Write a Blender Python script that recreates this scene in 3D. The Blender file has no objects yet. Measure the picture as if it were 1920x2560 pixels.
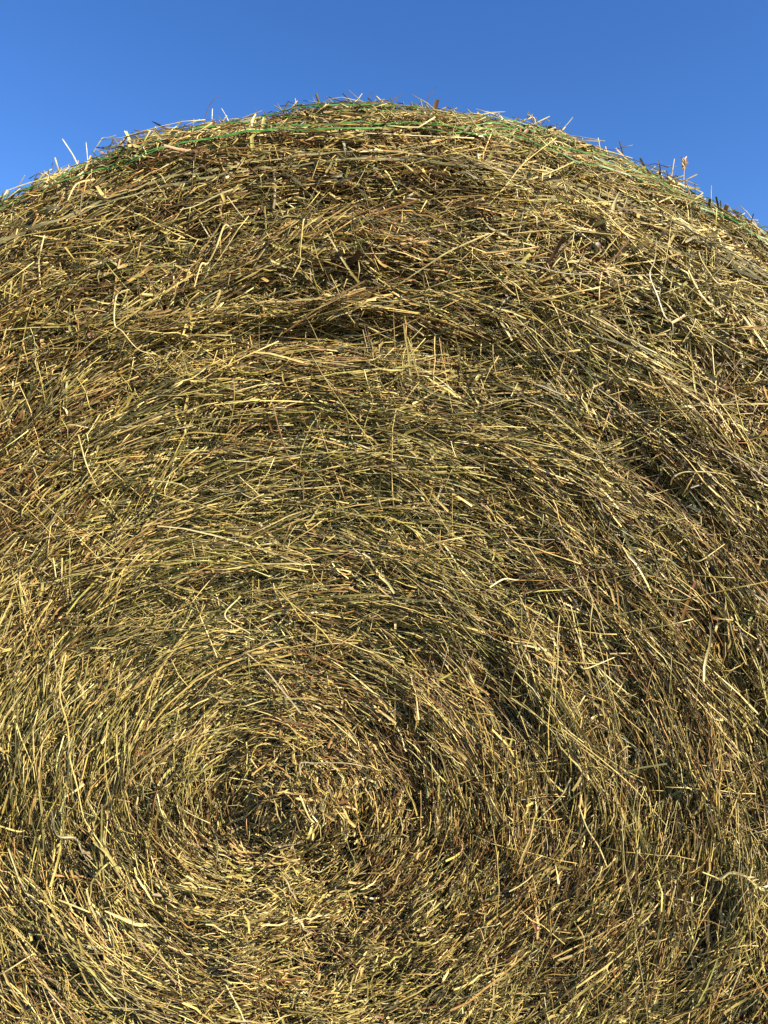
import bpy, bmesh, math, random
import numpy as np
from mathutils import Vector
from mathutils.bvhtree import BVHTree

random.seed(7)
RNG = np.random.default_rng(11)
SC = bpy.context.scene
COL = SC.collection

# ------------------------------------------------------------------ camera
CAM = np.array([0.0, 0.0, 1.057])
F_PX = 2560 * 26 / 36                      # focal length in photo pixels
cam_data = bpy.data.cameras.new("camera")
cam_data.sensor_width = 36
cam_data.lens = 26
cam_data.clip_start = 0.02
cam_data.clip_end = 5000
cam = bpy.data.objects.new("camera", cam_data)
cam.location = CAM
cam.rotation_euler = (math.radians(90), 0, 0)
COL.objects.link(cam)
SC.camera = cam

# ------------------------------------------------------------------ light
SUN_AZ = 57.0        # degrees to the right of the direction behind the camera
SUN_EL = 29.0
az, el = math.radians(SUN_AZ), math.radians(SUN_EL)
TO_SUN = Vector((math.sin(az) * math.cos(el), -math.cos(az) * math.cos(el), math.sin(el)))
sd = bpy.data.lights.new("sun", 'SUN')
sd.energy = 5.0
sd.angle = math.radians(0.5)
sd.color = (1.0, 0.87, 0.66)
sun = bpy.data.objects.new("sun", sd)
sun.rotation_euler = TO_SUN.to_track_quat('Z', 'Y').to_euler()
sun.location = (3, -3, 4)
COL.objects.link(sun)

world = bpy.data.worlds.new("World")
SC.world = world
world.use_nodes = True
wn = world.node_tree.nodes
wl = world.node_tree.links
wn.clear()
sky = wn.new('ShaderNodeTexSky')
sky.sky_type = 'NISHITA'
sky.sun_disc = False
sky.sun_elevation = el
# sky sun_rotation is measured clockwise from +Y seen from above
sky.sun_rotation = math.atan2(TO_SUN.x, TO_SUN.y)
sky.altitude = 1200
sky.air_density = 1.0
sky.dust_density = 0.0
sky.ozone_density = 3.0
bg = wn.new('ShaderNodeBackground')
bg.inputs['Strength'].default_value = 0.081
out = wn.new('ShaderNodeOutputWorld')
hsv = wn.new('ShaderNodeHueSaturation')          # a clear deep blue evening sky
hsv.inputs['Saturation'].default_value = 1.24
hsv.inputs['Hue'].default_value = 0.511
wl.new(sky.outputs[0], hsv.inputs['Color'])
wl.new(hsv.outputs[0], bg.inputs[0])
wl.new(bg.outputs[0], out.inputs[0])

SC.view_settings.view_transform = 'Standard'
SC.view_settings.look = 'None'
SC.view_settings.gamma = 1
SC.view_settings.exposure = 1.5
SC.cycles.max_bounces = 4
SC.cycles.diffuse_bounces = 2

# ------------------------------------------------------------------ helpers
def tag(o, label=None, cat=None, group=None, kind=None):
    if label: o['label'] = label
    if cat: o['category'] = cat
    if group: o['group'] = group
    if kind: o['kind'] = kind
    return o

def link(name, mesh, mat, parent=None):
    o = bpy.data.objects.new(name, mesh)
    if mat: mesh.materials.append(mat)
    COL.objects.link(o)
    if parent: o.parent = parent; o.matrix_parent_inverse = parent.matrix_world.inverted()
    return o

def _hash(ix, iy, iz, seed):
    h = (ix.astype(np.int64) * 374761393 + iy.astype(np.int64) * 668265263
         + iz.astype(np.int64) * 2147483647 + seed * 974634777) & 0xffffffff
    h = ((h ^ (h >> 13)) * 1274126177) & 0xffffffff
    h = (h ^ (h >> 16)) & 0xffffffff
    return h / 2147483647.5 - 1.0

def vnoise(p, seed=0):
    """value noise in -1..1 for an (N,3) array"""
    f = np.floor(p)
    i = f.astype(np.int64)
    t = p - f
    t = t * t * (3 - 2 * t)
    r = 0
    for dx in (0, 1):
        wx = t[:, 0] if dx else 1 - t[:, 0]
        for dy in (0, 1):
            wy = t[:, 1] if dy else 1 - t[:, 1]
            for dz in (0, 1):
                wz = t[:, 2] if dz else 1 - t[:, 2]
                r = r + wx * wy * wz * _hash(i[:, 0] + dx, i[:, 1] + dy, i[:, 2] + dz, seed)
    return r

def smooth(a, b, x):
    t = np.clip((x - a) / (b - a), 0, 1)
    return t * t * (3 - 2 * t)

# ------------------------------------------------------------------ the bale's shape
R, SH, Y0, DEPTH = 0.780, 0.160, 0.700, 1.22     # radius, shoulder radius, face distance, length
RF = R - SH
AX, AZ = -0.032, 0.713                               # bale axis
S1 = RF + SH * math.pi / 2                       # arc length where the side begins
S2 = S1 + DEPTH - 2 * SH
CX, CZ = -0.069, 0.074                           # heart of the spiral, off the axis

def px_on_face(px, py, y=Y0):
    """photo pixel -> face coordinates relative to the bale axis"""
    return ((px - 960) / F_PX * y - AX, CAM[2] - (py - 1280) / F_PX * y - AZ)

# lumps and hollows seen on the face: (x px, y px, rx px, ry px, rotation deg, height m)
DENTS = [(760, 1965, 110, 80, 0, 0.034), (690, 2005, 230, 140, 0, -0.022),
         (600, 2050, 90, 50, 20, -0.010), (565, 1965, 45, 60, 0, -0.010), (880, 2060, 130, 60, -40, 0.008),
         (1600, 1150, 150, 40, -38, -0.024), (1700, 1075, 130, 50, -45, 0.018),
         (1250, 1760, 60, 140, 20, -0.022), (1180, 1740, 90, 40, -35, -0.012),
         (850, 500, 220, 28, 0, -0.018), (900, 845, 260, 30, -3, -0.022),
         (820, 770, 330, 35, 2, 0.016), (1000, 1330, 220, 26, -8, -0.014),
         (1740, 2330, 25, 150, -28, -0.016), (1800, 2330, 45, 170, -25, 0.014),
         (120, 960, 170, 40, 25, -0.014), (250, 1150, 220, 35, 25, 0.012),
         (560, 1470, 220, 28, 16, -0.016), (500, 1400, 230, 32, 18, 0.012),
         (1550, 1650, 40, 200, 20, -0.014), (1330, 1500, 45, 150, 40, -0.014),
         (1660, 480, 120, 25, -30, -0.012), (500, 590, 160, 28, 12, -0.016),
         (60, 2080, 60, 150, 0, -0.016), (300, 2400, 180, 40, -35, 0.014),
         (340, 2280, 120, 30, -30, -0.018), (480, 1110, 120, 30, 15, -0.014),
         (980, 1150, 170, 60, 0, 0.014), (1060, 1640, 200, 25, -25, -0.012)]
DENTS_W = []
for (dx_, dy_, rx_, ry_, rot_, h_) in DENTS:
    fx, fz = px_on_face(dx_, dy_)
    k_ = Y0 / F_PX
    DENTS_W.append((fx, fz, rx_ * k_, ry_ * k_, math.radians(rot_), h_))

def base_surf(s, th):
    """point and normal of the smooth bale; s runs from the axis over the shoulder along the side"""
    ct, st = np.cos(th), np.sin(th)
    phi = np.clip((s - RF) / SH, 0, math.pi / 2)
    r = np.where(s < RF, s, RF + SH * np.sin(phi))
    bulge = -0.012 * (1 - np.clip(s / RF, 0, 1) ** 2)
    y = Y0 + np.where(s < RF, bulge, SH * (1 - np.cos(phi)) + np.maximum(s - S1, 0))
    p = np.stack([AX + r * ct, y, AZ + r * st], 1)
    n = np.stack([np.sin(phi) * ct, -np.cos(phi), np.sin(phi) * st], 1)
    return p, n, r

def height(p, n, s):
    x, z = p[:, 0] - AX, p[:, 2] - AZ
    r = np.hypot(x, z)
    th = np.arctan2(z, x)
    # layers wound round the axis: noise stretched along the winding
    q = np.stack([r * 26 + p[:, 1] * 18, np.cos(th) * 3.2, np.sin(th) * 3.2], 1)
    h = 0.006 * vnoise(q, 3) + 0.0045 * vnoise(q * np.array([2.3, 2.2, 2.2]), 4)
    h = h + 0.0035 * vnoise(p * 9.0, 5) + 0.0055 * vnoise(p * 24.0, 6) + 0.0045 * vnoise(p * 55.0, 8)
    # ragged ledges where one layer of hay ends over the next
    x_ = r * 17 + 1.6 * vnoise(p * 6.0, 9)
    m_ = smooth(-.1, .5, vnoise(q * np.array([.5, 1.3, 1.3]), 10))
    h = h + 0.006 * m_ * (x_ - np.floor(x_) - .5)
    face = 1 - smooth(RF, RF + 0.08, s)
    for (fx, fz, rx, ry, a, hh) in DENTS_W:
        dx, dz = x - fx, z - fz
        ca, sa = math.cos(a), math.sin(a)
        e = ((dx * ca + dz * sa) / rx) ** 2 + ((-dx * sa + dz * ca) / ry) ** 2
        h = h + .75 * face * hh * np.exp(-e)
    return h

def frame(s, th):
    """surface point, normal, along-winding and across-winding directions, centre of winding"""
    s = np.clip(s, 0.002, S2)
    p0, n, r = base_surf(s, th)
    p = p0 + n * height(p0, n, s)[:, None]
    phi = np.clip((s - RF) / SH, 0, math.pi / 2)
    ct, st = np.cos(th), np.sin(th)
    es = np.stack([np.cos(phi) * ct, np.sin(phi), np.cos(phi) * st], 1)
    et = np.stack([-st, 0 * st, ct], 1)
    # winding round the heart of the spiral near it, round the axis towards the rim
    w = 1 - smooth(0.10, 0.62, r)
    cx, cz = AX + CX * w, AZ + CZ * w
    dx, dz = p0[:, 0] - cx, p0[:, 2] - cz
    asp = np.where(dz > 0, 1 + 0.55 * w, 1.35 + 0.45 * w)
    fx, fz = dx, dz * asp
    tx, tz = -fz, fx
    L = np.hypot(tx, tz) + 1e-9
    d = np.stack([tx / L, 0 * tx, tz / L], 1)
    d = np.where((s < RF)[:, None], d, et)
    ca = (d * et).sum(1)
    sa = (d * es).sum(1)
    alpha = np.arctan2(sa, ca)
    rho = np.maximum(np.hypot(dx, dz), 0.02)
    inward = np.stack([-dx / rho, 0 * dx, -dz / rho], 1)
    return p, n, et, es, alpha, rho, inward

# ------------------------------------------------------------------ materials
def straw_material(name, rough=0.48, spec=0.40, trans=0.05):
    m = bpy.data.materials.new(name)
    m.use_nodes = True
    nt = m.node_tree; N = nt.nodes; Lk = nt.links
    N.clear()
    at = N.new('ShaderNodeAttribute'); at.attribute_name = 'tint'
    tc = N.new('ShaderNodeTexCoord')
    no = N.new('ShaderNodeTexNoise'); no.inputs['Scale'].default_value = 160; no.inputs['Detail'].default_value = 3
    Lk.new(tc.outputs['Object'], no.inputs['Vector'])
    mr = N.new('ShaderNodeMapRange')
    mr.inputs['From Min'].default_value = 0.3; mr.inputs['From Max'].default_value = 0.7
    mr.inputs['To Min'].default_value = 0.72; mr.inputs['To Max'].default_value = 1.15
    Lk.new(no.outputs['Fac'], mr.inputs['Value'])
    mul = N.new('ShaderNodeVectorMath'); mul.operation = 'SCALE'
    Lk.new(at.outputs['Color'], mul.inputs[0]); Lk.new(mr.outputs[0], mul.inputs['Scale'])
    pb = N.new('ShaderNodeBsdfPrincipled')
    pb.inputs['Roughness'].default_value = rough
    pb.inputs['Specular IOR Level'].default_value = spec
    Lk.new(mul.outputs[0], pb.inputs['Base Color'])
    tr = N.new('ShaderNodeBsdfTranslucent')
    Lk.new(mul.outputs[0], tr.inputs['Color'])
    mx = N.new('ShaderNodeMixShader'); mx.inputs[0].default_value = trans
    Lk.new(pb.outputs[0], mx.inputs[1]); Lk.new(tr.outputs[0], mx.inputs[2])
    o = N.new('ShaderNodeOutputMaterial')
    Lk.new(mx.outputs[0], o.inputs[0])
    return m

def plain_material(name, c1, c2, scale=40, rough=0.8, stretch=(1, 1, 1), bump=0.0):
    m = bpy.data.materials.new(name)
    m.use_nodes = True
    nt = m.node_tree; N = nt.nodes; Lk = nt.links
    pb = N['Principled BSDF']
    tc = N.new('ShaderNodeTexCoord')
    mp = N.new('ShaderNodeMapping'); mp.inputs['Scale'].default_value = stretch
    no = N.new('ShaderNodeTexNoise'); no.inputs['Scale'].default_value = scale; no.inputs['Detail'].default_value = 6
    cr = N.new('ShaderNodeValToRGB')
    cr.color_ramp.elements[0].position = 0.35; cr.color_ramp.elements[1].position = 0.68
    cr.color_ramp.elements[0].color = (*c1, 1); cr.color_ramp.elements[1].color = (*c2, 1)
    Lk.new(tc.outputs['Object'], mp.inputs['Vector'])
    Lk.new(mp.outputs[0], no.inputs['Vector'])
    Lk.new(no.outputs['Fac'], cr.inputs[0])
    Lk.new(cr.outputs[0], pb.inputs['Base Color'])
    pb.inputs['Roughness'].default_value = rough
    pb.inputs['Specular IOR Level'].default_value = 0.25
    if bump:
        b = N.new('ShaderNodeBump'); b.inputs['Strength'].default_value = bump; b.inputs['Distance'].default_value = 0.02
        Lk.new(no.outputs['Fac'], b.inputs['Height']); Lk.new(b.outputs[0], pb.inputs['Normal'])
    return m

M_HAY = straw_material("hay")
M_CORE = plain_material("packed_hay", (0.025, 0.016, 0.007), (0.08, 0.055, 0.022), 60, 0.9)  # brown of packed hay, darkened further to put shade into the gaps between blades
M_STALK = straw_material("loose_stalk", 0.42, 0.4, 0.10)
M_GROUND = plain_material("mown_meadow", (0.06, 0.055, 0.02), (0.20, 0.16, 0.065), 9, 0.95, bump=0.6)
M_GREEN = plain_material("green_twine", (0.035, 0.12, 0.022), (0.11, 0.26, 0.06), 120, 0.42)
M_PALE = plain_material("faded_twine", (0.12, 0.11, 0.05), (0.27, 0.245, 0.12), 90, 0.6)

# ------------------------------------------------------------------ ground
gm = bpy.data.meshes.new("ground")
bm = bmesh.new()
bmesh.ops.create_grid(bm, x_segments=40, y_segments=40, size=2000)
bm.to_mesh(gm); bm.free()
ground = link("ground", gm, M_GROUND)
ground.location.z = AZ - R
ground['kind'] = 'structure'

# ------------------------------------------------------------------ the bale
bale = bpy.data.objects.new("hay_bale", None)
bale.location = (AX, Y0 + DEPTH / 2, AZ - R)
COL.objects.link(bale)
tag(bale, "big round hay bale with its coiled end facing the viewer, bound with green twine", "hay bale")
bpy.context.view_layer.update()

def revolve_grid(ss, nth, offset):
    th = np.linspace(0, 2 * math.pi, nth, endpoint=False)
    S, T = np.meshgrid(ss, th, indexing='ij')
    s, t = S.ravel(), T.ravel()
    p0, n, r = base_surf(s, t)
    v = p0 + n * (height(p0, n, s) + offset)[:, None]
    faces = []
    for i in range(len(ss) - 1):
        for j in range(nth):
            k = (j + 1) % nth
            faces.append((i * nth + j, i * nth + k, (i + 1) * nth + k, (i + 1) * nth + j))
    return v, faces

ss = np.concatenate([np.linspace(0.003, S1 + 0.1, 150), np.linspace(S1 + 0.13, S2, 40)])
# core: a little under the straw, closed at both ends
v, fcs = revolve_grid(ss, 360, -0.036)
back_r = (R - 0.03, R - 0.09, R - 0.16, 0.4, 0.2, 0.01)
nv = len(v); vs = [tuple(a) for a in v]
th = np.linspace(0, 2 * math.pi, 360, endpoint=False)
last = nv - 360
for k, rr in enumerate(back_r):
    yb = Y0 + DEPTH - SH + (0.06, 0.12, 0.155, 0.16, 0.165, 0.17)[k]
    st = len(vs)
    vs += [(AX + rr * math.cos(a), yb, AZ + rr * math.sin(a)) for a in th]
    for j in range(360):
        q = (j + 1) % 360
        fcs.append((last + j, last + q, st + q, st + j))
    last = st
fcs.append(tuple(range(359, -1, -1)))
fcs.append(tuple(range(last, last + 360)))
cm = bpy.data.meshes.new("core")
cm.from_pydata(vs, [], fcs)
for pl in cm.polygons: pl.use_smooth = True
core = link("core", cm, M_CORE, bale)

# the outer envelope, only used to find where a point of the photo lies on the bale
ev, ef = revolve_grid(np.concatenate([np.linspace(0.003, S1 + 0.1, 120), np.linspace(S1 + .15, S2, 8)]), 240, 0.0)
BVH = BVHTree.FromPolygons([Vector(a) for a in ev], ef)

def ray(px, py):
    return Vector(((px - 960) / F_PX, 1.0, -(py - 1280) / F_PX))

def on_bale(px, py, lift=0.006):
    d = ray(px, py).normalized()
    hit, nor, idx, dist = BVH.ray_cast(Vector(CAM), d)
    if hit is None:
        return None
    if nor.dot(d) > 0: nor = -nor
    return hit + nor * lift

# ------------------------------------------------------------------ blades
PAL = np.array([
    (0.62, 0.49, 0.23),    # pale straw
    (0.50, 0.40, 0.15),    # yellow straw
    (0.37, 0.31, 0.11),    # yellow green
    (0.18, 0.16, 0.055),   # olive
    (0.085, 0.08, 0.028),  # dark olive
    (0.42, 0.275, 0.11),   # tan
    (0.21, 0.105, 0.042),  # red brown
    (0.30, 0.25, 0.14),    # grey brown
    (0.70, 0.61, 0.36),    # bleached
    (0.10, 0.066, 0.027),  # damp brown
])

def pick_colours(n, p, rng, clump_rand=None):
    """colour of each blade; patches of the bale lean to brown, olive or bleached"""
    a = vnoise(p * 5.5, 21) + 0.5 * vnoise(p * 15.0, 22)
    b = vnoise(p * 6.0, 23) + 0.6 * vnoise(p * 18.0, 24)
    if clump_rand is not None:
        a = a + 0.8 * clump_rand[0]; b = b + 0.8 * clump_rand[1]
    z = 0 * a
    fs = smooth(Y0 + .03, Y0 + .08, p[:, 1])                       # the weathered shoulder is greyer and paler
    gx, gz = px_on_face(720, 2230)
    gold = np.exp(-((p[:, 0] - AX - gx) / .13) ** 2 - ((p[:, 2] - AZ - gz) / .055) ** 2) * (1 - fs)   # a pale golden patch
    a = a - .45 * fs - .7 * gold
    b = b - .5 * gold + .1 * fs
    w = np.stack([1.15 + z + 1.2 * gold, 1.05 + z + 1.2 * gold, .85 + .5 * b, np.clip(.75 + 1.0 * b, .1, 3), np.clip(.55 + .8 * b, .05, 2),
                  np.clip(.8 + 1.1 * a, .1, 3), np.clip(.35 + 1.0 * a, .03, 2), (.5 + .5 * fs), (.45 + .5 * fs), np.clip(.75 + 1.1 * a, .1, 3)], 1)
    w = w / w.sum(1, keepdims=True)
    c = np.cumsum(w, 1)
    u = rng.random(n)
    k = (u[:, None] > c).sum(1).clip(0, len(PAL) - 1)
    col = PAL[k] * rng.uniform(0.5, 1.22, n)[:, None] * (1 + rng.normal(0, .05, (n, 3)))
    return np.clip(col * np.array([.84, .825, .655]), 0.01, 0.8)

def blades_from(path, nor, width, col, flat, rng, taper):
    """path (N,m,3) -> vertex array of folded ribbons (flat) or three-sided stalks"""
    N, m, _ = path.shape
    tan = np.gradient(path, axis=1)
    tan /= np.linalg.norm(tan, axis=2, keepdims=True) + 1e-9
    roll = rng.uniform(0, 2 * math.pi, N)
    nn = nor[:, None, :] - (nor[:, None, :] * tan).sum(2, keepdims=True) * tan
    nn /= np.linalg.norm(nn, axis=2, keepdims=True) + 1e-9
    bb = np.cross(tan, nn)
    t = np.linspace(0, 1, m)[None, :]
    prof = 1 - taper[:, None] * np.abs(t - rng.uniform(.0, .35, N)[:, None]) ** 1.5
    prof = np.clip(prof, 0.15, 1)
    W = (width[:, None] * prof)[:, :, None]
    out = np.empty((N, m, 3, 3))
    if flat:
        ang = (rng.normal(0, 0.55, N)[:, None] + rng.normal(0, 0.9, N)[:, None] * t)
        u = bb * np.cos(ang)[:, :, None] + nn * np.sin(ang)[:, :, None]
        w_ = -bb * np.sin(ang)[:, :, None] + nn * np.cos(ang)[:, :, None]
        out[:, :, 0] = path - u * W * .5
        out[:, :, 1] = path - w_ * W * .16
        out[:, :, 2] = path + u * W * .5
    else:
        for k in range(3):
            a = roll + k * 2 * math.pi / 3
            out[:, :, k] = path + (bb * np.cos(a)[:, None, None] + nn * np.sin(a)[:, None, None]) * W * .5
    return out

class Batch:
    """collects blades of several builds into one mesh"""
    def __init__(self): self.v = []; self.f4 = []; self.f3 = []; self.c = []; self.n = 0
    def add(self, V, col, flat):
        N, m, _, _ = V.shape
        base = self.n + (np.arange(N) * m * 3)[:, None, None]
        i = (np.arange(m - 1) * 3)[None, :, None]
        cols = np.array([0, 1]) if flat else np.array([0, 1, 2])
        nxt = np.array([1, 2]) if flat else np.array([1, 2, 0])
        a = base + i + cols[None, None, :]
        b = base + i + nxt[None, None, :]
        q = np.stack([a, b, b + 3, a + 3], -1).reshape(-1, 4)
        self.f4.append(q)
        if not flat:
            e0 = self.n + np.arange(N) * m * 3
            e1 = e0 + (m - 1) * 3
            self.f3.append(np.stack([e0, e0 + 2, e0 + 1], 1))
            self.f3.append(np.stack([e1, e1 + 1, e1 + 2], 1))
        self.v.append(V.reshape(-1, 3))
        self.c.append(np.repeat(col, m * 3, axis=0))
        self.n += N * m * 3
    def mesh(self, name):
        v = np.concatenate(self.v).astype(np.float32)
        c = np.concatenate(self.c).astype(np.float32)
        q = np.concatenate(self.f4)
        t = np.concatenate(self.f3) if self.f3 else np.zeros((0, 3), int)
        me = bpy.data.meshes.new(name)
        me.vertices.add(len(v)); me.vertices.foreach_set('co', v.ravel())
        nl = len(q) * 4 + len(t) * 3
        me.loops.add(nl)
        me.loops.foreach_set('vertex_index', np.concatenate([q.ravel(), t.ravel()]).astype(np.int32))
        me.polygons.add(len(q) + len(t))
        ls = np.concatenate([np.arange(len(q)) * 4, len(q) * 4 + np.arange(len(t)) * 3]).astype(np.int32)
        me.polygons.foreach_set('loop_start', ls)
        at = me.attributes.new('tint', 'FLOAT_COLOR', 'POINT')
        at.data.foreach_set('color', np.concatenate([c, np.ones((len(c), 1), np.float32)], 1).ravel())
        me.update(calc_edges=True)
        me.validate()
        return me

def in_view(p, margin=140):
    y = np.maximum(p[:, 1], .05)
    px = 960 + F_PX * p[:, 0] / y
    py = 1280 - F_PX * (p[:, 2] - CAM[2]) / y
    return (px > -margin) & (px < 1920 + margin) & (py > -margin) & (py < 2560 + margin)

def sample_sites(n, s_max, rng, keep_out=0.25):
    """sites spread evenly over the bale's face, shoulder and side; thinner outside the frame"""
    S = []; T = []; got = 0
    while got < n:
        s = rng.uniform(0, s_max, n)
        th = rng.uniform(0, 2 * math.pi, n)
        p0, nn, r = base_surf(s, th)
        ok = rng.random(n) < r / R
        see = in_view(p0) & (s < S1 + .05)
        ok &= see | (rng.random(n) < keep_out)
        ok &= p0[:, 2] > AZ - R + .02
        S.append(s[ok]); T.append(th[ok]); got += ok.sum()
    return np.concatenate(S)[:n], np.concatenate(T)[:n]

def grow(batch, s, th, ang, depth, length, width, flat, rng, m=6, taper=None, lateral=0.0, lift=0.003, follow=True, colmul=1.0, clump_rand=None):
    N = len(s)
    p, n, et, es, alpha, rho, inward = frame(s, th)
    a = alpha + ang
    d = et * np.cos(a)[:, None] + es * np.sin(a)[:, None]
    side = np.cross(n, d)
    p = p + n * depth[:, None]
    t = np.linspace(-.5, .5, m)
    L = length[:, None, None]
    tt = t[None, :, None] * L
    path = p[:, None, :] + d[:, None, :] * tt
    if follow:
        k = (np.cos(ang) ** 2 / rho)[:, None, None]
        path = path + inward[:, None, :] * (tt ** 2) * .5 * k
    curv = rng.normal(0, 1, N)[:, None, None] * lateral
    path = path + side[:, None, :] * curv * (t[None, :, None] ** 2 - .08) * L
    skew = rng.normal(0, 1, N)[:, None, None] * lateral * .8
    path = path + side[:, None, :] * skew * (t[None, :, None] ** 3) * L * 2
    # ends rise from or dip into the hay
    e = rng.normal(0, lift, (N, 2))
    tn = (t + .5)
    path = path + n[:, None, :] * (e[:, 0, None] * (1 - tn)[None, :] ** 2 + e[:, 1, None] * tn[None, :] ** 2)[:, :, None]
    path = path + n[:, None, :] * (rng.normal(0, lift * .4, N)[:, None] * np.sin(tn * 3.1 * 2)[None, :])[:, :, None]
    path = path + rng.normal(0, .0006, path.shape)
    col = pick_colours(N, p, rng, clump_rand) * colmul
    if taper is None: taper = rng.uniform(.1, .5, N)
    V = blades_from(path, n, width, col, flat, rng, taper)
    batch.add(V, col, flat)

def clumps(batch, nclump, per, s_max, rng, ang_sd=11, spread=(0.030, 0.007), depth=(-.020, .001), lenmean=.065, wid=(.0012, .0026), flat_share=.4, keep_out=.25):
    cs, ct = sample_sites(nclump, s_max, rng, keep_out)
    cnt = rng.poisson(per, nclump)
    idx = np.repeat(np.arange(nclump), cnt)
    N = len(idx)
    wild = rng.random(nclump) < .14
    ca = np.radians(np.where(wild, rng.normal(0, 38, nclump), rng.normal(0, ang_sd, nclump)))
    cd = rng.uniform(depth[0], depth[1], nclump)
    cr = rng.normal(0, .5, (2, nclump))
    _, _, r = base_surf(cs, ct)
    along = rng.normal(0, spread[0], N)
    across = rng.normal(0, spread[1], N)
    ang = ca[idx] + np.radians(rng.normal(0, 6.5, N))
    rr = np.maximum(r[idx], .05)
    shrink = np.clip(r[idx] / .22, .35, 1)
    s = np.clip(cs[idx] + across, .003, s_max)
    th = ct[idx] + along * shrink / rr
    dep = cd[idx] + rng.normal(0, .0035, N)
    ln = np.clip(rng.lognormal(math.log(lenmean), .5, N), .015, .24) * shrink
    w = rng.uniform(wid[0], wid[1], N)
    fl = rng.random(N) < flat_share
    for flag in (False, True):
        g = fl == flag
        if not g.any(): continue
        grow(batch, s[g], th[g], ang[g], dep[g], ln[g], w[g] * (1.55 if flag else 1), flag, rng,
             taper=rng.uniform(.3, .9, g.sum()) if flag else rng.uniform(.05, .4, g.sum()),
             lateral=.06, lift=.004, clump_rand=cr[:, idx[g]])

hay = Batch()
M1 = 6
clumps(hay, 9500, 24, S1 + .10, RNG, depth=(-.038, .001), lenmean=.046, wid=(.00055, .00125), flat_share=.25, spread=(.024, .0055), ang_sd=14)     # wound layers
clumps(hay, 2600, 13, S1 + .10, RNG, ang_sd=18, depth=(-.008, .006), lenmean=.052, wid=(.00055, .00125), flat_share=.25, spread=(.022, .005))
# single stalks and leaves crossing the layers
def singles(n, s_max, angsd, depth, lenmean, wid, flat, lateral, lift, keep=.25, sig=.45, m=6, smin=0.0):
    s, th = sample_sites(n, s_max, RNG, keep)
    if smin: g = s > smin; s, th = s[g], th[g]; n = len(s)
    ang = np.radians(RNG.normal(0, angsd, n))
    dep = RNG.uniform(depth[0], depth[1], n)
    _, _, r = base_surf(s, th)
    ln = np.clip(RNG.lognormal(math.log(lenmean), sig, n), .008, .26) * np.clip(r / .2, .4, 1)
    ln = np.where(s > RF - .05, np.minimum(ln, .055), ln)
    w = RNG.uniform(wid[0], wid[1], n)
    grow(hay, s, th, ang, dep, ln, w, flat, RNG, lateral=lateral, lift=lift, follow=angsd < 30, m=m)
singles(15000, S1 + .1, 48, (-.012, .005), .034, (.0006, .0013), False, .10, .006, m=5)
singles(2600, S1 + .1, 40, (-.006, .004), .036, (.0015, .0030), True, .14, .006)
singles(1300, S1 + .1, 60, (-.001, .006), .055, (.0006, .0012), False, .16, .007)
singles(34000, S1 + .1, 60, (-.018, .005), .013, (.0004, .0011), False, .10, .004, m=3)   # chaff
singles(6000, S1 + .1, 60, (-.010, .004), .011, (.0012, .0026), True, .10, .004, m=3)
# the tangled heart of the coil
def heart(n):
    x, z = px_on_face(700 + RNG.normal(0, 80, n), 1995 + RNG.normal(0, 55, n))
    s_ = np.hypot(x, z); t_ = np.arctan2(z, x)
    for g, fl in ((slice(0, n // 3), True), (slice(n // 3, n), False)):
        k = len(s_[g])
        grow(hay, s_[g], t_[g], np.radians(RNG.normal(0, 42, k)), RNG.uniform(-.016, .006, k), RNG.uniform(.012, .055, k),
             RNG.uniform(.0007, .0016, k) * (1.6 if fl else 1), fl, RNG, lateral=.25, lift=.008, follow=False)
heart(1100)
# the shoulder is rougher: short pieces lying every way
singles(16000, S1 + .1, 50, (-.010, .006), .028, (.0009, .0019), False, .10, .007, m=4, smin=RF - .05)
singles(5000, S1 + .1, 45, (-.006, .006), .035, (.0020, .0042), True, .14, .007, m=5, smin=RF - .05)
# the long side of the bale, seen only from beside it
def side_hay(n):
    s = RNG.uniform(S1 + .05, S2, n); th = RNG.uniform(0, 2 * math.pi, n)
    grow(hay, s, th, np.radians(RNG.normal(0, 22, n)), RNG.uniform(-.02, .004, n), RNG.uniform(.05, .2, n),
         RNG.uniform(.0018, .004, n), True, RNG, m=5, lateral=.08, lift=.006)
side_hay(16000)
# crumbs of dry brown leaf caught on the shoulder
_PAL = PAL.copy()
PAL[:] = np.array((0.20, 0.095, 0.045)) * np.linspace(.6, 1.3, len(PAL))[:, None]
singles(1500, S1 + .1, 50, (-.008, .004), .013, (.003, .007), True, .3, .006, m=4, smin=RF - .06)
singles(1400, S1 + .1, 60, (-.010, .002), .011, (.0015, .0035), True, .3, .006, m=4)
PAL[:] = _PAL
hay_o = link("hay", hay.mesh("hay"), M_HAY, bale)
hay_o['kind'] = 'stuff'

# ------------------------------------------------------------------ twine
def catmull(P, per=8):
    P = np.asarray(P, float)
    if len(P) == 2:
        t = np.linspace(0, 1, per * 2 + 1)[:, None]
        return P[0] * (1 - t) + P[1] * t
    Q = np.concatenate([[2 * P[0] - P[1]], P, [2 * P[-1] - P[-2]]])
    o = []
    for i in range(1, len(Q) - 2):
        for k in range(per):
            t = k / per
            o.append(.5 * (2 * Q[i] + (Q[i + 1] - Q[i - 1]) * t + (2 * Q[i - 1] - 5 * Q[i] + 4 * Q[i + 1] - Q[i + 2]) * t * t
                           + (3 * Q[i] - Q[i - 1] - 3 * Q[i + 1] + Q[i + 2]) * t ** 3))
    o.append(Q[-2])
    return np.array(o)

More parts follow.
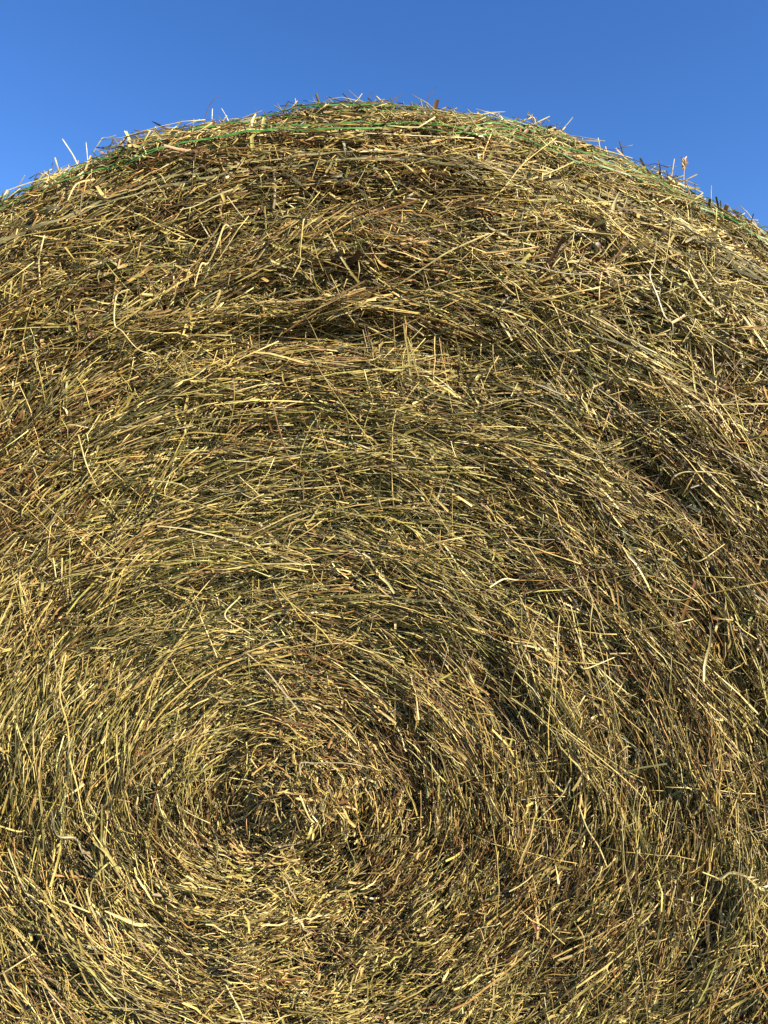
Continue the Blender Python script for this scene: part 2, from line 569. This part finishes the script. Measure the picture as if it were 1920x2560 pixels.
def twine(pts, width, mat, lift, label, seed):
    """a flat twine laid round the whole bale, through the places where the photo shows it"""
    hits = [on_bale(x, y, 0) for x, y in catmull(pts, 4)]
    hits = np.array([tuple(h) for h in hits if h is not None])
    r = np.hypot(hits[:, 0] - AX, hits[:, 2] - AZ)
    th = np.arctan2(hits[:, 2] - AZ, hits[:, 0] - AX)
    phi = np.arctan2(np.maximum(r - RF, -.02), Y0 + SH - hits[:, 1])
    s = RF + SH * phi
    o = np.argsort(th); th, s = th[o], s[o]
    T = np.linspace(th[0] - 3.9 + (th[-1] - th[0]) * .5, th[0] + 2 * math.pi - 3.9 + (th[-1] - th[0]) * .5, 1200)
    S = np.interp(T, np.concatenate([[th[0] - .9], th, [th[-1] + .9]]), np.concatenate([[(s[0] + s[-1]) / 2], s, [(s[0] + s[-1]) / 2]]))
    k = np.exp(-np.linspace(-2, 2, 25) ** 2); k /= k.sum()
    S = np.convolve(np.pad(S, 12, mode='edge'), k, 'valid')
    p0, n, _ = base_surf(S, T)
    # the pull of the twine smooths the lumps under it
    h = height(p0, n, S)
    kk = np.hanning(41); kk /= kk.sum()
    h = np.convolve(np.pad(h, 20, mode='edge'), kk, 'valid')
    q = np.stack([T * 34, 0 * T + seed, 0 * T], 1)
    p = p0 + n * (h + lift + .0014 * vnoise(q * 1.7, 31 + seed) + .0026 * vnoise(q * .45, 32 + seed))[:, None]
    tan = np.gradient(p, axis=0); tan /= np.linalg.norm(tan, axis=1, keepdims=True)
    b = np.cross(n, tan)
    p = p + b * (.0009 * vnoise(q, 33 + seed))[:, None]
    tw = .55 * vnoise(q * .8, 35 + seed)
    u = b * np.cos(tw)[:, None] + n * np.sin(tw)[:, None]
    w = -b * np.sin(tw)[:, None] + n * np.cos(tw)[:, None]
    W = (width * (1 + .3 * vnoise(q * 1.3, 37 + seed)))[:, None]
    prof = [(-.5, 0), (-.28, .16), (-.08, .05), (.12, .18), (.34, .10), (.5, 0), (.2, -.14), (-.25, -.14)]
    V = np.stack([p + u * W * a + w * W * c for a, c in prof], 1)
    m = len(prof); N = len(T)
    f = []
    for i in range(N - 1):
        for j in range(m):
            f.append((i * m + j, i * m + (j + 1) % m, (i + 1) * m + (j + 1) % m, (i + 1) * m + j))
    me = bpy.data.meshes.new("twine")
    me.from_pydata(V.reshape(-1, 3).tolist(), [], f)
    o = link("twine", me, mat, bale)
    if label: o['label'] = label
    return o

GREEN_UP = [(0, 487), (48, 471), (120, 437), (185, 408), (300, 368), (376, 345), (463, 324), (550, 310), (625, 301), (752, 293),
            (960, 287), (1134, 289), (1220, 307), (1307, 330), (1452, 362), (1539, 394), (1625, 429), (1712, 463), (1799, 507), (1886, 553)]
GREEN_UP2 = [(0, 500), (60, 478), (200, 425), (376, 358), (550, 318), (752, 300), (960, 291), (1134, 295), (1250, 322), (1345, 345),
             (1480, 382), (1600, 428), (1740, 490), (1886, 566)]
GREEN_LOW = [(0, 560), (55, 524), (108, 500), (174, 478), (253, 451), (318, 434), (405, 397), (492, 376), (579, 359), (694, 353),
             (810, 353), (960, 341), (1076, 341), (1110, 353), (1191, 353), (1284, 371), (1365, 405), (1452, 429), (1539, 449),
             (1597, 472), (1654, 501), (1712, 530), (1799, 570), (1863, 599), (1920, 628)]
GREEN_LOW2 = [(0, 543), (48, 528), (169, 475), (313, 434), (420, 388), (520, 366), (625, 350), (752, 339), (960, 330), (1060, 336),
              (1200, 354), (1284, 356), (1330, 379), (1411, 397), (1500, 430), (1600, 466), (1700, 520), (1850, 598)]
PALE_UP = [(0, 628), (145, 570), (231, 536), (324, 496), (405, 466), (521, 440), (637, 424), (810, 403), (960, 398), (1050, 405),
           (1134, 414), (1220, 425), (1307, 447), (1365, 467), (1452, 490), (1539, 518), (1625, 547), (1712, 593), (1799, 640), (1863, 682)]
PALE_LOW = [(0, 622), (145, 575), (231, 545), (324, 508), (405, 482), (521, 458), (637, 440), (810, 420), (960, 414), (1050, 420),
            (1134, 429), (1220, 440), (1307, 460), (1365, 480), (1452, 503), (1539, 530), (1625, 560), (1712, 606), (1799, 652), (1863, 692)]
twine(GREEN_UP, .0021, M_GREEN, .0094, "green twine nearest the top edge", 1)
twine(GREEN_UP2, .0018, M_GREEN, .0090, "thin green twine close under the topmost one", 2)
twine(GREEN_LOW, .0022, M_GREEN, .0096, "lowest green twine, crossing its neighbour on the left", 3)
twine(GREEN_LOW2, .0019, M_GREEN, .0092, "green twine forking from the lowest green one", 4)
shift = lambda P, d: [(x, y + d + 5 * math.sin(x * .006 + d)) for x, y in P]
twine(shift(GREEN_LOW, -17), .0015, M_GREEN, .0090, "hair thin green twine just above the lowest one", 7)
twine(shift(GREEN_UP2, 13), .0014, M_GREEN, .0090, "hair thin green twine between the upper and lower pairs", 8)
twine(PALE_UP, .0026, M_PALE, .0088, "upper faded olive twine below the green ones", 5)
twine(PALE_LOW, .0024, M_PALE, .0084, "lower faded olive twine below the green ones", 6)

# ------------------------------------------------------------------ loose stalks that can be told apart
TONE = {'pale': (.54, .45, .20), 'straw': (.52, .42, .16), 'tan': (.44, .30, .12), 'brown': (.20, .11, .05),
        'dark': (.07, .055, .03), 'olive': (.28, .26, .10), 'grey': (.36, .32, .20), 'white': (.60, .54, .37)}

def stalk_mesh(path, width, tone, leaf, rng, taper=.35, name="hay_stalk"):
    path = catmull(path, 7)
    m = len(path)
    tan = np.gradient(path, axis=0); tan /= np.linalg.norm(tan, axis=1, keepdims=True) + 1e-9
    view = np.array([0, -1.0, .25]); view /= np.linalg.norm(view)
    b = np.cross(tan, view); b /= np.linalg.norm(b, axis=1, keepdims=True) + 1e-9
    n = np.cross(b, tan)
    t = np.linspace(0, 1, m)
    W = width * (1 - taper * t ** 2)
    if leaf:
        W = width * np.clip(np.minimum(1, .35 + 3 * t) * (1 - t ** 3 * .85), .1, 1)
        tw = rng.normal(0, .5) + rng.normal(0, .7) * t
        prof = [(-.5, .02), (0, -.14), (.5, .02), (.5, -.06), (0, -.22), (-.5, -.06)]
    else:
        tw = 0 * t
        for _ in range(rng.integers(1, 3)):                       # a swollen node or two
            W = W * (1 + .35 * np.exp(-((t - rng.uniform(.15, .85)) / .012) ** 2))
        prof = [(.5 * math.cos(a), .5 * math.sin(a)) for a in np.arange(6) * math.pi / 3]
    u = b * np.cos(tw)[:, None] + n * np.sin(tw)[:, None]
    w = -b * np.sin(tw)[:, None] + n * np.cos(tw)[:, None]
    V = np.stack([path + u * (W * x)[:, None] + w * (W * y)[:, None] for x, y in prof], 1)
    k = len(prof)
    f = [(i * k + j, i * k + (j + 1) % k, (i + 1) * k + (j + 1) % k, (i + 1) * k + j) for i in range(m - 1) for j in range(k)]
    f += [tuple(range(k - 1, -1, -1)), tuple(range((m - 1) * k, m * k))]
    org = path[0].copy()
    me = bpy.data.meshes.new(name)
    me.from_pydata((V.reshape(-1, 3) - org).tolist(), [], f)
    at = me.attributes.new('tint', 'FLOAT_COLOR', 'POINT')
    base = np.array(TONE[tone]) * rng.uniform(.9, 1.1)
    along = 1 + .18 * np.sin(t * rng.uniform(4, 11) + rng.uniform(0, 6))
    c = np.concatenate([np.repeat(base[None] * along[:, None], k, axis=0), np.ones((m * k, 1))], 1).astype(np.float32)
    at.data.foreach_set('color', c.ravel())
    return me, org

def stalk_thing(path, width, tone, leaf, label, cat, group, taper=.35):
    kind = "hay_leaf" if leaf else "hay_stalk"
    me, org = stalk_mesh(path, width, tone, leaf, RNG, taper, kind)
    o = link(kind, me, M_STALK)
    o.location = org
    return tag(o, label, cat, group)

def seed_head(parent, path, tone):
    """a frayed seed head: many small husks round the end of a stalk"""
    path = catmull(path, 6)
    b = Batch()
    n = 46
    i = RNG.integers(0, len(path), n)
    p = path[i] + RNG.normal(0, .0008, (n, 3))
    tan = path[-1] - path[0]; tan = tan / np.linalg.norm(tan)
    d = tan + RNG.normal(0, .45, (n, 3)); d /= np.linalg.norm(d, axis=1, keepdims=True)
    L = RNG.uniform(.003, .007, n)
    t = np.linspace(0, 1, 4)
    P = p[:, None] + d[:, None] * (t[None, :, None] * L[:, None, None])
    nor = np.tile(np.array([[0.1, -1, .2]]), (n, 1))
    col = np.array(TONE[tone])[None] * RNG.uniform(.7, 1.15, (n, 1))
    b.add(blades_from(P - np.array(parent.location), nor, RNG.uniform(.0009, .0018, n), col, True, RNG, np.full(n, .8)), col, True)
    o = bpy.data.objects.new("seed_head", b.mesh("seed_head"))
    o.data.materials.append(M_STALK)
    COL.objects.link(o); o.parent = parent

GF = "loose stalks lying on the bale face"
# (photo points, width in photo px, tone, leaf?, label)
FACE = [
 ([(652,522),(657,541),(650,563),(636,580),(614,594),(585,605),(546,615),(510,620),(474,619),(440,606),(420,593),(426,574),(445,552),(469,527)], 4, 'straw', 0, "long yellow stalk curved into an open loop below the faded twine"),
 ([(586,586),(573,601),(556,630),(530,666),(505,693),(486,744)], 5.5, 'pale', 0, "thick pale stalk slanting across the bottom of the open loop stalk"),
 ([(765,575),(763,592),(756,635),(749,661),(734,688)], 4, 'straw', 0, "bent stalk hanging steeply to the right of the open loop stalk"),
 ([(566,500),(606,540),(648,580)], 3.5, 'grey', 0, "grey straight stalk inside the open loop stalk"),
 ([(341,735),(324,744),(303,776),(298,808),(324,842),(359,871),(394,889)], 4, 'pale', 0, "stalk hooked like a letter C left of the upper middle"),
 ([(133,606),(128,637),(118,678),(108,719)], 4, 'pale', 0, "near vertical pale stalk below the faded twine by the left edge"),
 ([(256,468),(217,497),(183,526)], 5, 'pale', 0, "short slanting pale stalk between green and faded twine on the left"),
 ([(1625,614),(1611,670),(1613,708),(1635,747),(1652,788),(1666,824),(1670,848)], 6, 'grey', 1, "grey leaf bent like a bow below the faded twine on the right"),
 ([(1729,800),(1712,832),(1693,863)], 3.5, 'pale', 0, "straight slanting stalk right of the tip of the bow shaped leaf"),
 ([(1739,643),(1739,680),(1760,708),(1782,725),(1837,733),(1866,747)], 4, 'straw', 0, "stalk sagging like a hammock near the upper right edge"),
 ([(1215,614),(1134,640),(1064,674),(995,715)], 5, 'pale', 0, "long pale stalk rising to the right below the faded twine centre"),
 ([(1200,643),(1270,642),(1342,643)], 6, 'tan', 0, "thick tan straw piece lying level right of the long rising stalk"),
 ([(1238,663),(1307,692),(1400,703),(1498,689)], 4, 'grey', 0, "long shallow bowl shaped stalk below the thick tan straw"),
 ([(1267,593),(1400,597),(1539,599)], 3.5, 'straw', 0, "long level thin stalk above the thick tan straw"),
 ([(1423,533),(1480,534),(1544,533)], 4, 'straw', 0, "level stalk touching the faded twine from below on the right"),
 ([(1377,379),(1307,431),(1261,478),(1214,528)], 3, 'straw', 0, "thin stalk slanting down across the faded twine right of centre"),
 ([(1683,1206),(1698,1183),(1718,1177),(1757,1187),(1798,1201)], 5, 'pale', 0, "pale stalk folded like a roof over a dark hollow at right"),
 ([(1206,1481),(1250,1459),(1298,1436),(1316,1422),(1335,1417)], 5, 'pale', 0, "pale stalk with a kink rising to the right, right of centre"),
 ([(1426,1674),(1476,1664),(1515,1641)], 4.5, 'pale', 0, "pale stalk curving up at its right end, right of centre"),
 ([(1728,1375),(1752,1387),(1787,1372)], 4.5, 'pale', 0, "short stalk bent in a shallow V near the right edge"),
 ([(1337,1528),(1303,1612),(1293,1671),(1288,1730)], 3, 'tan', 0, "thin tan stem hanging in a gentle arc, right of centre"),
 ([(1466,1498),(1465,1540),(1463,1587)], 3.5, 'pale', 0, "short upright stalk left of a steep flow of hay at right"),
 ([(1520,1337),(1545,1338)], 4.5, 'white', 0, "tiny white stub in a dark gap at right"),
 ([(210,1102),(231,1156),(253,1209)], 4, 'pale', 0, "straight stalk falling steeply at upper left of the face"),
 ([(0,1247),(63,1274)], 4, 'pale', 0, "short stalk running in from the left edge, halfway up"),
 ([(152,1382),(150,1450)], 4, 'pale', 0, "left one of two short upright stalks side by side at left"),
 ([(174,1382),(171,1445)], 4, 'pale', 0, "right one of two short upright stalks side by side at left"),
 ([(193,1387),(201,1460),(207,1532)], 3.5, 'olive', 0, "olive stalk hanging beside the two short upright stalks"),
 ([(169,1630),(171,1720),(169,1800),(177,1900),(190,1955),(211,2014),(240,2060),(270,2109)], 4, 'straw', 0, "longest stalk of all, hanging straight then sweeping right at left"),
 ([(603,1498),(569,1532),(627,1575)], 4.5, 'pale', 0, "stalk folded into a sideways V above the coil centre"),
 ([(386,1199),(434,1213),(482,1233),(535,1233)], 4.5, 'olive', 0, "olive stalk sagging left of the red brown stem"),
 ([(680,996),(699,1064),(733,1156),(752,1199),(752,1252)], 4, 'brown', 0, "dark red brown stem hanging crookedly, upper middle of the face"),
 ([(141,1997),(165,2056),(186,2073),(224,2111),(253,2149)], 7, 'grey', 1, "grey green leaf with a kink beside the end of the longest stalk"),
 ([(280,2143),(256,2182),(246,2208),(227,2266)], 6, 'olive', 1, "olive leaf hanging where the kinked grey green leaf ends"),
 ([(287,2254),(343,2268),(391,2280),(425,2293)], 9, 'pale', 1, "broad bright leaf pointing down right, lower left of the coil"),
 ([(155,2247),(222,2264),(246,2274)], 4.5, 'pale', 0, "pale stalk pointing at the broad bright leaf from the left"),
 ([(211,2280),(219,2322),(240,2356)], 4.5, 'tan', 0, "tan bent stem under the pale stalk beside the broad bright leaf"),
 ([(0,2048),(50,2053),(93,2065)], 4.5, 'straw', 0, "stalk running in from the left edge, level with the coil centre"),
 ([(84,2373),(40,2400),(0,2423)], 4, 'pale', 0, "slanting stalk leaving at the left edge, near the bottom"),
 ([(1723,2171),(1764,2182),(1808,2194)], 4, 'straw', 0, "thin stalk crossing under the pale frayed seed head stalk"),
 ([(1803,2171),(1785,2199),(1759,2231),(1733,2257)], 3.5, 'straw', 0, "thin stalk slanting down left from the pale frayed seed head stalk"),
 ([(1446,2006),(1464,2054),(1483,2095),(1509,2155)], 4.5, 'pale', 0, "straight pale stalk falling steeply, lower right of the coil"),
 ([(1431,1923),(1401,1961),(1367,1998)], 5, 'pale', 0, "thick pale stalk slanting down left, right of the coil"),
 ([(1401,1815),(1480,1895),(1562,1964),(1659,2054)], 3.5, 'straw', 0, "very long stalk slanting down right, right of the coil"),
 ([(1715,2323),(1706,2375),(1696,2428)], 4.5, 'pale', 0, "steep straight stalk below a dark cleft at lower right"),
 ([(1819,2398),(1797,2465)], 5, 'pale', 0, "thick steep stalk in the bottom right corner"),
 ([(1449,2297),(1456,2340),(1463,2387)], 4, 'tan', 0, "tan stalk hanging below the straight steep stalk, lower right"),
 ([(753,1946),(760,1922),(772,1910),(801,1902),(873,1902),(910,1910)], 4, 'grey', 0, "stalk arched over the knob at the coil centre"),
 ([(707,1876),(700,1905),(693,1934)], 4.5, 'pale', 0, "upright pale stalk just above the coil centre"),
 ([(596,1946),(647,1949)], 5, 'pale', 0, "level short stalk, upper arm of a V left of the coil centre"),
 ([(649,1952),(628,1962),(608,1972)], 4.5, 'tan', 0, "tan slanting stalk, lower arm of a V left of the coil centre"),
 ([(753,1984),(777,2008),(801,2034)], 5, 'pale', 0, "pale stalk slanting down right across the knob at the coil centre"),
]
for pts, wpx, tone, leaf, label in FACE:
    P = [on_bale(x, y, .013 + .003 * math.sin(i * 1.7)) for i, (x, y) in enumerate(pts)]
    P = np.array([tuple(q) for q in P if q is not None])
    stalk_thing(P, wpx * .00031, tone, leaf, label, "hay leaf" if leaf else "hay stalk", GF)

# the pale frayed seed head stalk at lower right
P = np.array([tuple(on_bale(x, y, .014)) for x, y in [(1793,2189),(1810,2184),(1829,2183),(1853,2189),(1872,2194)]])
sh = stalk_thing(P, 6.5 * .0004, 'pale', False, "pale stalk with a frayed seed head near the lower right edge", "hay stalk", GF)
seed_head(sh, np.array([tuple(on_bale(x, y, .015)) for x, y in [(1862,2191),(1880,2197),(1896,2204)]]), 'pale')

GS = "stalks sticking up along the top edge"
SKY = [
 ([(512,300),(521,269),(538,246),(547,242)], 3.5, 'dark', 0, "dark curved stalk standing against the sky left of the crown"),
 ([(182,388),(168,366),(156,348)], 6, 'white', 0, "thick white stalk leaning left against the sky at far left"),
 ([(530,295),(531,272)], 4, 'white', 0, "short white stub beside the dark curved stalk on the skyline"),
 ([(566,292),(554,271)], 3.5, 'white', 0, "thin white stub leaning left, second right of the dark curved stalk"),
 ([(921,250),(932,229)], 4, 'dark', 0, "short dark stub leaning right at the top of the bale"),
 ([(741,269),(738,246)], 2.2, 'white', 0, "very thin pale hair standing up left of the crown"),
 ([(420,324),(393,310),(379,303)], 8, 'dark', 1, "dark dry leaf pointing left on the skyline at left"),
 ([(249,355),(257,345),(270,344),(290,338)], 4, 'olive', 0, "olive stalk curled over the skyline at left"),
 ([(217,376),(215,356)], 3, 'white', 0, "thin upright stub right of the thick white stalk at far left"),
 ([(1068,249),(1080,231),(1090,217)], 3, 'dark', 0, "thin dark stalk leaning right, tallest one at the crown"),
 ([(983,249),(993,242),(1003,236)], 4, 'dark', 0, "low dark stalk leaning right left of the tallest one at the crown"),
 ([(1213,284),(1240,280),(1264,279)], 6, 'olive', 1, "olive leaf lying level against the sky right of the crown"),
 ([(1319,318),(1345,305),(1374,291)], 6, 'pale', 0, "thick pale stalk leaning far right on the skyline at right"),
 ([(1404,326),(1420,308),(1432,293)], 3.5, 'grey', 0, "curved grey stalk on the skyline right of the thick pale one"),
 ([(1499,366),(1495,345)], 5, 'white', 0, "short white stub on the skyline at right"),
 ([(1555,375),(1549,353)], 7, 'dark', 0, "short blackish stub on the skyline right of the white one"),
 ([(1650,436),(1648,414),(1643,397)], 9, 'dark', 1, "black dry leaf standing upright on the skyline at far right"),
 ([(1648,420),(1670,415),(1692,417)], 3, 'dark', 0, "thin dark stalk reaching right from the black upright leaf"),
 ([(1646,411),(1632,410),(1615,415)], 3, 'dark', 0, "thin dark stalk reaching left from the black upright leaf"),
 ([(1778,488),(1778,476),(1779,464)], 2.2, 'white', 0, "hair thin curled fibre standing up at far right"),
 ([(1296,306),(1296,290)], 2.5, 'dark', 0, "tiny dark bristle right of the level olive leaf"),
]
def skyline(pts):
    """a stalk rooted in the hay at the top edge, its points at the depth of the edge"""
    x0, y0 = pts[0]
    for k in range(120):
        base = on_bale(x0, y0 + k * 2, -.004)
        if base is not None: break
    yy = base.y
    dx, dy = pts[0][0] - pts[1][0], pts[0][1] - pts[1][1]
    L = math.hypot(dx, dy)
    pts = [(x0 + dx / L * 26, y0 + dy / L * 26 + 6)] + list(pts)
    return np.array([tuple(Vector(CAM) + ray(x, y) * (yy + .003 * i)) for i, (x, y) in enumerate(pts)])
for pts, wpx, tone, leaf, label in SKY:
    stalk_thing(skyline(pts), wpx * .00026, tone, leaf, label, "dry leaf" if leaf else "hay stalk", GS)
P = skyline([(1709,452),(1710,425),(1711,408)])
sh = stalk_thing(P, 4 * .00034, 'tan', False, "upright tan stalk with a small seed head at far right", "hay stalk", GS)
seed_head(sh, P[-2:] + np.array([[0, 0, .001], [0, 0, .002]]), 'tan')
